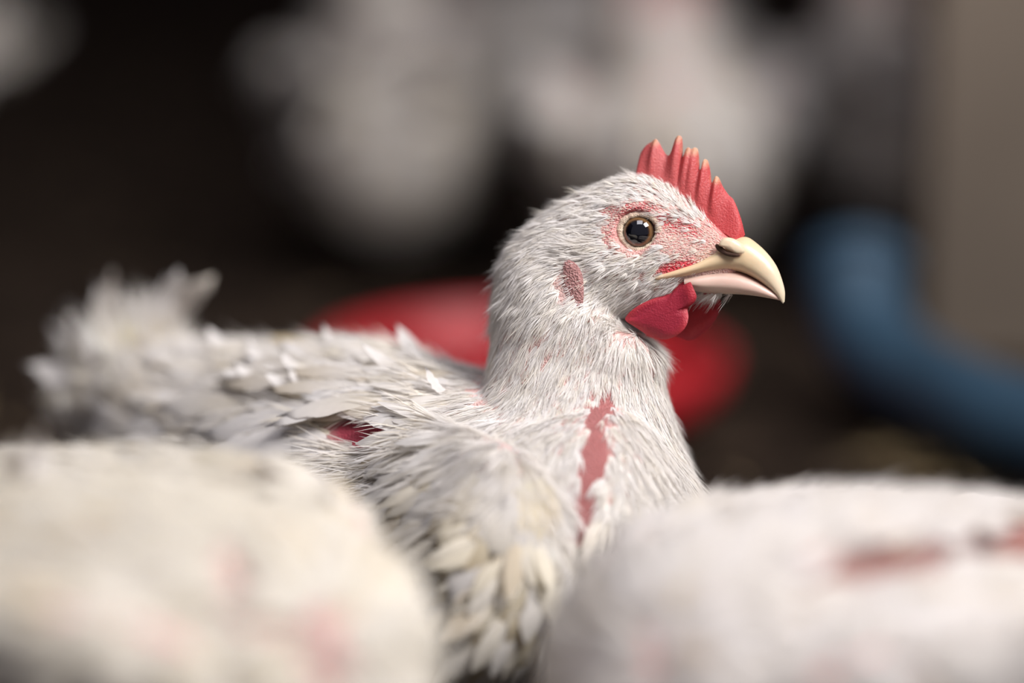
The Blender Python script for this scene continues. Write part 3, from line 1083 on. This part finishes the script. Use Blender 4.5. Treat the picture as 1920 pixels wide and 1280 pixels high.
    for yy in np.arange(905, 1270, 24):
        rows += 1
        for xx in np.arange(760 + (rows % 2) * 17, 1060, 34):
            if xx > 1000 and yy < 1010: continue
            a, b_ = xx + rng.normal(0, 6), yy + rng.normal(0, 5)
            p_, n_ = surf((a, b_))
            g = growth(p_[None])[0]
            g = g + norm(np.cross(n_, g)) * rng.normal(0, .18)
            g = g - n_ * (g @ n_) + n_ * rng.uniform(.05, .14)
            put_feather(root, 'covert_feather', COVERTS[int(rng.integers(5))], p_ + n_ * .002, g, n_, rng.uniform(.8, 1.1))
    for i in range(46):
        a, b_ = rng.uniform(270, 740), rng.uniform(690, 850)
        p_, n_ = surf((a, b_))
        if ell(np.array([[a, b_]]), 720, 808, 120, 50)[0] > 0.05: continue
        g = growth(p_[None])[0]; g = g - n_ * (g @ n_) + n_ * rng.uniform(.08, .28)
        g = g + norm(np.cross(n_, g)) * rng.normal(0, .15)
        put_feather(root, 'wing_feather', QUILLS[int(rng.integers(3))], p_ + n_ * .003, g, n_, rng.uniform(.55, .9))
    # ruffled back
    for i in range(22):
        a = rng.uniform(430, 860)
        p_, n_ = surf((a, rng.uniform(655, 740)))
        g = -bx + UP * rng.uniform(.15, .75) + bl * rng.normal(0, .2)
        put_feather(root, 'back_feather', WHISPS[int(rng.integers(3))], p_ + n_ * .002, g, n_ + UP * .5 + FWD * -.4, rng.uniform(.4, .75))
    # tail: a ruffled upright tuft
    for i in range(26):
        u = i / 25
        a = 285 - 110 * u + rng.normal(0, 22); b_ = 640 + 110 * u + rng.normal(0, 25)
        p_ = P(a, b_, 1.165 + rng.normal(0, .016))
        ang = math.radians(82 + 92 * u + rng.normal(0, 14))
        g = RIGHT * math.cos(ang) + UP * math.sin(ang) + FWD * rng.normal(0, .3)
        put_feather(root, 'tail_feather', PLUMES[i % 4], p_, g, FWD * -.6 + RIGHT * .8 + UP * .2 + FWD * rng.normal(0, .5), rng.uniform(.42, .60))
    add_head_parts(root, HM)
    return root


main_hen()

# ------------------------------------------------------------------ the other hens
def rz(a):
    m = np.eye(4); c, s = math.cos(a), math.sin(a)
    m[0, 0], m[0, 1], m[1, 0], m[1, 1] = c, -s, s, c
    return m


def ry(a):
    m = np.eye(4); c, s = math.cos(a), math.sin(a)
    m[0, 0], m[0, 2], m[2, 0], m[2, 2] = c, s, -s, c
    return m


def tr4(v):
    m = np.eye(4); m[:3, 3] = v; return m


M_SHANK = mat_plain('shank_scales', (0.62, 0.42, 0.16), 0.55, bump=.0005, bscale=500, vary=.15)


def leg_part(name, pts, rad, parent, off):
    c = catmull(pts, 4); t = norm(np.gradient(c, axis=0))
    a = norm(np.cross(t, np.array([0.31, 0.9, 0.2]))); b_ = np.cross(t, a)
    f = np.linspace(1, .75, len(c)); f[-1] = .2; f[0] = .7
    V, F = loft(c, a * (rad * f)[:, None], b_ * (rad * f)[:, None], ring=10, sub=1)
    return link(name, mesh_from(name, V - off, np.array(F)), M_SHANK, parent)


def plain_hen(label, loc, yaw, scale, head_at, head_pitch, head_yaw, voxel, dens_leaf, dens_fluff, dens_head, n_wing, n_tail,
              tint=(0.80, 0.775, 0.755), warm=.03, bares=(), tail_up=0.5, wing_out=0.0, stretch=1.0, feather_len=1.0, ruffle=0.0, wing_drop=0.0, legs=0.0, tail_drop=0.0, flare=0.0, grooves=(), tuft_at=None, rump=False):
    root = empty('hen', loc)
    off = np.array(root.location, float)
    tag(root, label, 'hen', 'white hens in the barn')
    W = tr4(np.array(loc, float)) @ rz(yaw) @ np.diag([scale, scale, scale, 1.0])
    secs = [(-.155, .150, .010, .012), (-.14, .142, .024, .030), (-.10, .118, .046, .050), (-.04, .098, .066, .066), (.03, .086, .076, .070), (.085, .090, .068, .060),
            (.120, .100, .048, .044), (.138, .106, .022, .022), (.142, .106, .008, .008)]
    if rump:                         # fluffed-out rear
        secs[0:3] = [(-.150, .105, .020, .022), (-.138, .100, .052, .048), (-.10, .094, .068, .062)]
    td = lambda x: -tail_drop * min(1, max(0, (.02 - x) / .15))
    C = np.array([(x * stretch, 0, z + legs + td(x)) for x, z, _, _ in secs]); A = np.array([(0, 0, h) for *_, h, _ in secs]); B = np.array([(0, w, 0) for *_, w in secs])
    trunk = loft(xf(W, C), rotv(W, A), rotv(W, B), ring=36, sub=5)
    parts = [trunk]
    for sd in (-1, 1):
        ws = [(.098, .112, 6, 4), (.090, .108, 24, 10), (.05, .104, 38, 14), (-.02, .108, 38, 13), (-.08, .120, 28, 10), (-.13, .138, 15, 6), (-.165, .150, 6, 3), (-.172, .152, 2, 1)]
        yo = [.050, .054, .064, .066 + flare * .4, .058 + flare * .8, .046 + flare, .036 + flare, .034 + flare]
        C = np.array([(x * stretch, sd * (y_ + wing_out), z + legs - wing_drop + td(x)) for (x, z, _, _), y_ in zip(ws, yo)])
        parts.append(loft(xf(W, C), rotv(W, np.array([(0, -sd * h * -.25e-3, h * 1e-3) for *_, h, _ in ws])), rotv(W, np.array([(0, t * 1e-3, 0) for *_, t in ws])), ring=24, sub=5))
    # neck and head
    Mh = tr4(np.array(head_at) + np.array([0, 0, legs])) @ rz(head_yaw) @ ry(head_pitch)
    hc, ha, hb = sec_arrays(HEAD_SEC)
    hc, ha, hb = xf(Mh, hc), rotv(Mh, ha), rotv(Mh, hb)
    n0 = np.array([.055 * stretch, 0, .105 + legs]); n3 = hc[0]
    tg1 = norm(hc[1] - hc[0])
    ctrl1 = n0 + np.array([.05, 0, .03]); ctrl2 = n3 - tg1 * .035
    NC, NA, NB = [], [], []
    for i, t in enumerate(np.linspace(0, 1, 7)[:-1]):
        c = (1 - t) ** 3 * n0 + 3 * (1 - t) ** 2 * t * ctrl1 + 3 * (1 - t) * t * t * ctrl2 + t ** 3 * n3
        dd = norm(3 * (1 - t) ** 2 * (ctrl1 - n0) + 6 * (1 - t) * t * (ctrl2 - ctrl1) + 3 * t * t * (n3 - ctrl2))
        r = .050 * (1 - t) ** 1.5 + .025 * (1 - (1 - t) ** 1.5)
        lat = norm(np.array([0, 1.0, 0]) * (1 - t) + norm(hb[0]) * t)
        ax = norm(np.cross(lat, dd)) * -1
        NC.append(c); NA.append(ax * r); NB.append(norm(np.cross(dd, ax)) * -r * .92)
    sgn = 1 if np.dot(NA[-1], ha[0]) > 0 else -1
    NA = [a * sgn for a in NA]
    sgn = 1 if np.dot(NB[-1], hb[0]) > 0 else -1
    NB = [b_ * sgn for b_ in NB]
    C = np.concatenate([np.array(NC), hc]); A = np.concatenate([np.array(NA), ha]); B = np.concatenate([np.array(NB), hb])
    parts.append(loft(xf(W, C), rotv(W, A), rotv(W, B), ring=32, sub=5, expo=2.1))
    me = fuse('body', parts, voxel, 4)
    co, no, tri = mesh_arrays(me)
    HW = W @ Mh
    ih = inv(HW)
    ch = xf(ih, co)
    hw = np.clip((ch[:, 0] + 0.032) / 0.012, 0, 1) * np.clip((ch[:, 2] + 0.034) / 0.008, 0, 1) * (np.abs(ch[:, 1]) < .03) * (ch[:, 0] < .06) * (ch[:, 2] < .05)
    ch2 = head_shape(ch)
    co = co + rotv(HW, ch2 - ch) * hw[:, None]
    gm = np.zeros(len(co))
    if grooves:                      # places where the wing stands off the back and bare skin shows
        pq = project(co)
        front = (no @ FWD) < 0.3
        g = catmull(np.array(grooves, float), 10)
        for gx, gy, gw, gd in g:
            w_ = np.exp(-((pq[:, 0] - gx) ** 2 + (pq[:, 1] - gy) ** 2) / gw ** 2) * front
            gm = np.maximum(gm, w_ * gd)
        co = co - no * gm[:, None]
        gm = np.clip(gm / .004, 0, 1)
    lo = xf(inv(W), co)
    hcol, fm = skin_colors_head(ch)
    cols = np.tile(np.array([[0.66, 0.42, 0.39]]), (len(co), 1))
    cols = cols * (1 - hw[:, None]) + hcol * hw[:, None]
    bare = gm.copy()
    for (bx_, by_, bz_, rx, ry_, rz_) in bares:
        d = np.sqrt(((lo[:, 0] - bx_) / rx) ** 2 + ((lo[:, 1] - by_) / ry_) ** 2 + ((lo[:, 2] - bz_) / rz_) ** 2)
        bare = np.maximum(bare, np.clip((1.25 - d) / .5, 0, 1))
    cols = mixc(cols, (0.40, 0.20, 0.175), bare)
    me.vertices.foreach_set('co', (co - off).astype(np.float32).ravel())
    set_cols(me, cols); me.update()
    link('body', me, M_SKIN, root)
    # growth directions in the hen's own frame
    cp = [np.array([x, y, z + legs]) for x, y, z in ((-.12, 0, .14), (0, .07, .1), (0, -.07, .1), (0, 0, .17), (.08, .05, .1), (.08, -.05, .1), (.13, 0, .09), (0, 0, .02), (-.1, 0, .08))]
    cv = [np.array(v, float) for v in ((-1, 0, .3), (-1, 0, -.05), (-1, 0, -.05), (-1, 0, -.1), (-.9, 0, -.4), (-.9, 0, -.4), (-.3, 0, -1), (-1, 0, .1), (-1, 0, .3))]
    for i in range(1, len(C) - 1):
        cp.append(C[i]); cv.append(norm(C[i - 1] - C[i + 1]))
    cp, cv = np.array(cp), np.array(cv)
    iW = inv(W)
    Rw = W[:3, :3] / scale
    def growth(p):
        q = xf(iW, p)
        v = idw(cp, cv, q, 3.0)
        f = ell(q[:, :2], .085 * stretch, 0, .05, .12)[:, None] * (q[:, 2:3] < .16 + legs)
        return norm((v + f * np.array([[0, 0, -.7]])) @ Rw.T)
    hz = np.clip((0.075 - np.linalg.norm(lo - (hc[3] + hc[5]) / 2, axis=1)) / .02, 0, 1)
    x2 = np.stack([ch[:, 0], ch[:, 2]], 1) * 1e3
    fmask = face_mask(x2) * (hw > .5)
    pile = Pile()
    p, n = scatter(co, no, tri, dens_leaf * (1 - hz) * (1 - np.clip(bare * 1.5, 0, 1)))
    k = len(p)
    V, Q, S = blades(p, n, growth(p), rng.uniform(.014, .026, k) * feather_len * scale, rng.uniform(.007, .012, k) * feather_len * scale, .07 + (.16 + ruffle) * rng.random(k), -.30 * np.ones(k), rows=5, cols=3, leaf=True, roll=.18)
    c = whites(k, tint, warm=warm)
    st = rng.random(k) < .10
    c[st] *= np.array([.86, .80, .70])
    pile.add(V, Q, np.repeat(c, 15, 0))
    p, n = scatter(co, no, tri, dens_fluff * (1 - hz) * (1 - bare))
    k = len(p)
    V, Q, S = tufts(p, n, growth(p), rng.uniform(.009, .018, k) * feather_len, rng.uniform(.0005, .0009, k) * feather_len, .12 + .3 * rng.random(k), -.25 * np.ones(k), 5, .35 * np.ones(k), rows=3)
    pile.add(V, Q, np.repeat(whites(k, tint, warm=warm), 30, 0))
    p, n = scatter(co, no, tri, dens_head * hz * (1 - fmask * .95))
    k = len(p)
    V, Q, S = tufts(p, n, growth(p), rng.uniform(.005, .009, k), rng.uniform(.0004, .0007, k), .2 + .3 * rng.random(k), -.25 * np.ones(k), 5, .25 * np.ones(k), rows=3)
    pile.add(V, Q, np.repeat(whites(k, tint, warm=warm), 30, 0))
    o = link('plumage', pile.mesh('plumage', off), M_FEATHER, root); o['kind'] = 'stuff'
    if tuft_at:                      # a few ruffled feathers standing up
        for i in range(7):
            q = np.array(tuft_at) + rng.normal(0, .006, 3)
            g = np.array([-.6, rng.normal(0, .3), 1 + rng.normal(0, .2)])
            put_feather(root, 'ruffled_feather', PLUMES[i % 4], xf(W, q)[0], g @ Rw.T, np.array([.9, -.3, .4]) @ Rw.T, scale * rng.uniform(.5, .75))
    # wing feathers that stand clear, tail
    for sd in (-1, 1):
        for i in range(n_wing):
            u = i / max(n_wing - 1, 1)
            q = np.array([(-.03 - .09 * u) * stretch, sd * (.074 - .030 * u + wing_out), .085 + .045 * u + legs - wing_drop + td(-.1) * u + rng.normal(0, .004)])
            g = np.array([-1, sd * .10, .12 + .25 * u + rng.normal(0, .08)])
            put_feather(root, 'wing_feather', QUILLS[i % 3], xf(W, q)[0], g @ Rw.T, np.array([0, sd * 1.0, .5]) @ Rw.T, scale * rng.uniform(.8, 1.1))
    for i in range(n_tail):
        u = (i + .5) / n_tail
        q = np.array([-.13 * stretch, (u - .5) * .04, .150 + legs - tail_drop * .9 + rng.normal(0, .004)])
        g = np.array([-1, (u - .5) * .9, tail_up + rng.normal(0, .15)])
        put_feather(root, 'tail_feather', PLUMES[i % 4], xf(W, q)[0], g @ Rw.T, np.array([.5, 0, 1.0]) @ Rw.T, scale * rng.uniform(.75, 1.05))
    if legs:
        for sd in (-1, 1):
            ak = np.array([.02, sd * .035, .002]); kn = np.array([-.005, sd * .035, .05 + legs])
            pts = [kn, kn * .6 + ak * .4, kn * .25 + ak * .75, ak + np.array([0, 0, .006])]
            lg = leg_part('leg', xf(W, np.array(pts)), .0075 * scale, root, off)
            for an in (-.5, 0, .5, math.pi):
                tl = .045 if an < 3 else .02
                e = ak + np.array([math.cos(an) * tl, math.sin(an) * tl, .002])
                leg_part('toe', xf(W, np.array([ak + np.array([0, 0, .006]), (ak + e) / 2 + np.array([0, 0, .007]), e])), .0042 * scale, lg, off)
    add_head_parts(root, HW, fine=False)
    return root


def on_floor(px, d):
    """floor place below the picture column px at lens depth d"""
    p = P(px, 640, d)
    # slide down the vertical in the world
    y = p[1]
    return np.array([p[0], y, 0.0])


R_ = math.radians
# two in front of the focused hen
plain_hen('blurred white hen in the left foreground, back and folded wing nearest the camera', on_floor(50, .83), R_(-22), .86, (.135, -.085, .05), R_(55), -.9,
          .0022, 6.5e4, 9e4, 1.0e5, 8, 7, tint=(0.83, 0.795, 0.735), warm=.02, bares=((.100, -.052, .105, .014, .02, .018),), tail_up=.6, tail_drop=.025, legs=.013, wing_drop=-.008, wing_out=.010,
          grooves=((440, 1040, 14, .002), (490, 1100, 34, .006), (540, 1165, 14, .004), (630, 1275, 14, .003)), tuft_at=(-.002, .0, .155))
plain_hen('blurred white hen in the right foreground, reddish skin along its wing', on_floor(1740, .85), R_(180 + 30), .87, (.135, .085, .045), R_(60), .9,
          .0022, 6.5e4, 9e4, 1.0e5, 8, 10, tint=(0.77, 0.74, 0.725), warm=.015, tail_up=.05, wing_out=.006, tail_drop=.035, flare=.01,
          grooves=((1460, 1100, 18, .005), (1540, 1078, 22, .009), (1630, 1052, 26, .013), (1730, 1042, 24, .013), (1810, 1028, 22, .013), (1880, 1012, 32, .040), (1990, 1015, 34, .05)))
# farther back, far out of focus
plain_hen('far blurred white hen directly behind the comb, breast towards the camera', on_floor(1215, 1.87), R_(-84), 1.0, (.10, .0, .25), R_(0), .3,
          .004, 2.6e4, 2.5e4, 6e4, 4, 8, bares=((.0, -.075, .10, .02, .02, .02),), tail_up=.3, feather_len=1.5)
plain_hen('far blurred white hen left of the comb, tail end towards the camera', on_floor(725, 1.96), R_(94), .93, (.10, .0, .25), R_(0), .1,
          .004, 2.6e4, 2.5e4, 6e4, 4, 8, tail_up=.1, feather_len=1.5, rump=True)
plain_hen('far blurred white hen in shade beside the grey brown board', on_floor(1655, 1.99), R_(92), .92, (.10, .0, .215), R_(0), -.3,
          .004, 2.6e4, 2.5e4, 6e4, 4, 8, tail_up=.1, feather_len=1.5, rump=True)
plain_hen('farthest white hen, showing in the gap between two blurred hens', on_floor(930, 2.27), R_(186), .95, (.11, .0, .24), R_(0), 0.3,
          .004, 2.6e4, 2.5e4, 6e4, 4, 8, tail_up=.5, feather_len=1.5)
plain_hen('far blurred white hen cut off by the left picture edge', on_floor(-400, 1.95), R_(175), .95, (.11, .0, .22), R_(0), 0.0,
          .004, 2.6e4, 2.5e4, 6e4, 4, 8, tail_up=.3, feather_len=1.5)

# ------------------------------------------------------------------ red feeder pan
RED_M = mat_plain('red_plastic', (0.40, 0.018, 0.024), 0.45, bump=0.0003, bscale=40, vary=0.12, spec=0.4)


def lathe(name, prof, mat, seg=64, parent=None):
    n = len(prof)
    V, F = [], []
    for i in range(seg):
        a = 2 * math.pi * i / seg
        for r, z in prof:
            V.append((r * math.cos(a), r * math.sin(a), z))
    for i in range(seg):
        k = (i + 1) % seg
        for j in range(n - 1):
            F.append((i * n + j, k * n + j, k * n + j + 1, i * n + j + 1))
    return link(name, mesh_from(name, np.array(V), np.array(F)), mat, parent)


pan = empty('feeder_pan', on_floor(975, 1.515))
tag(pan, 'round red plastic feeder pan on the floor behind the focused hen', 'feeder')
lathe('dish', [(0.0, 0.004), (0.06, 0.004), (0.095, 0.008), (0.104, 0.018), (0.107, 0.030), (0.110, 0.033), (0.113, 0.030), (0.110, 0.016), (0.100, 0.0), (0.0, 0.0)], RED_M, parent=pan)
lathe('feed_cone', [(0.0, 0.045), (0.012, 0.043), (0.020, 0.032), (0.050, 0.012), (0.058, 0.005), (0.0, 0.005)], RED_M, parent=pan, seg=40)
for k in range(8):
    a = 2 * math.pi * k / 8
    bm = bmesh.new(); box(bm, .054, .110, -.002, .002, .010, .022, .001)
    me = bpy.data.meshes.new('divider'); bm.to_mesh(me); bm.free()
    o = link('divider', me, RED_M, pan); o.rotation_euler = (0, 0, a)

# ------------------------------------------------------------------ blue pipe bend
BLUE_M = mat_plain('blue_plastic', (0.030, 0.066, 0.105), 0.5, bump=0.0003, bscale=30, vary=0.15, spec=0.35)


def tube(name, pts, rad, mat, parent=None, ring=32, sub=8, wall=0.004):
    c = catmull(np.array(pts, float), sub)
    t = norm(np.gradient(c, axis=0))
    V, F = [], []
    ref = np.array([0.0, -1.0, 0.0])
    for rr in (rad, rad - wall):
        for i in range(len(c)):
            a = norm(np.cross(t[i], ref)); b_ = np.cross(t[i], a)
            for j in range(ring):
                th = 2 * math.pi * j / ring
                V.append(c[i] + (a * math.cos(th) + b_ * math.sin(th)) * rr)
    n = len(c)
    for s in range(2):
        for i in range(n - 1):
            for j in range(ring):
                k = (j + 1) % ring
                q = s * n * ring
                f = (q + i * ring + j, q + i * ring + k, q + (i + 1) * ring + k, q + (i + 1) * ring + j)
                F.append(f if s == 0 else f[::-1])
    for i in (0, n - 1):
        for j in range(ring):
            k = (j + 1) % ring
            F.append((i * ring + j, i * ring + k, n * ring + i * ring + k, n * ring + i * ring + j))
    return link(name, mesh_from(name, np.array(V), np.array(F)), mat, parent)


pbase = on_floor(1740, 1.45)
pipe = empty('drain_pipe', pbase)
tag(pipe, 'thick blue plastic pipe bend lying on the floor at the right', 'pipe')
pp = [P(1606, 500, 1.53), P(1608, 560, 1.52), P(1640, 650, 1.50), P(1740, 730, 1.453), P(1880, 790, 1.388), P(2100, 850, 1.332)]
pr = .026
tube('bend', np.array(pp) - pbase, pr, BLUE_M, pipe)
tube('socket_collar', np.array([P(1606, 490, 1.532), P(1606, 525, 1.525)]) - pbase, pr + .004, BLUE_M, pipe)

# ------------------------------------------------------------------ upright board at the right
pb = on_floor(2090, 1.66)
bm = bmesh.new(); box(bm, -.115, .115, -.02, .02, -.02, 1.6, .004)
me = bpy.data.meshes.new('partition_board'); bm.to_mesh(me); bm.free()
o = link('partition_board', me, PANEL_M); o.location = pb
tag(o, 'upright grey brown board at the right edge, far out of focus', 'board')

# ------------------------------------------------------------------ litter: straw and shavings
STRAW_M = mat_attr('straw', 0.8, vary=.15)
k = 9000
p = np.stack([rng.uniform(-.9, .9, k), rng.uniform(-.4, 2.2, k), rng.uniform(-.006, .004, k)], 1)
n = norm(np.stack([rng.normal(0, .15, k), rng.normal(0, .15, k), np.ones(k)], 1))
a = rng.uniform(0, 2 * math.pi, k)
t = np.stack([np.cos(a), np.sin(a), np.zeros(k)], 1)
V, Q, S = blades(p, n, t, rng.uniform(.006, .030, k), rng.uniform(.0015, .004, k), rng.uniform(0, .25, k), rng.uniform(-.4, .1, k), rows=3)
c = np.array([.07, .045, .027])[None] * rng.uniform(.3, 1.3, k)[:, None]
c[rng.random(k) < .06] = (.34, .25, .13)
sel = rng.choice(k, 160, replace=False)          # a drift of paler straw beside the pipe
ctr = on_floor(1790, 1.40)
V = V.reshape(k, 6, 3)
V[sel] += (ctr + np.stack([rng.normal(0, .022, 160), rng.normal(0, .025, 160), rng.uniform(.0, .008, 160)], 1) - p[sel])[:, None]
V = V.reshape(-1, 3)
c[sel] = np.array([.26, .19, .10]) * rng.uniform(.6, 1.2, 160)[:, None]
o = link('litter', mesh_from('litter', V, Q, np.repeat(c, 6, 0)), STRAW_M, bpy.data.objects['floor'])
o['kind'] = 'stuff'
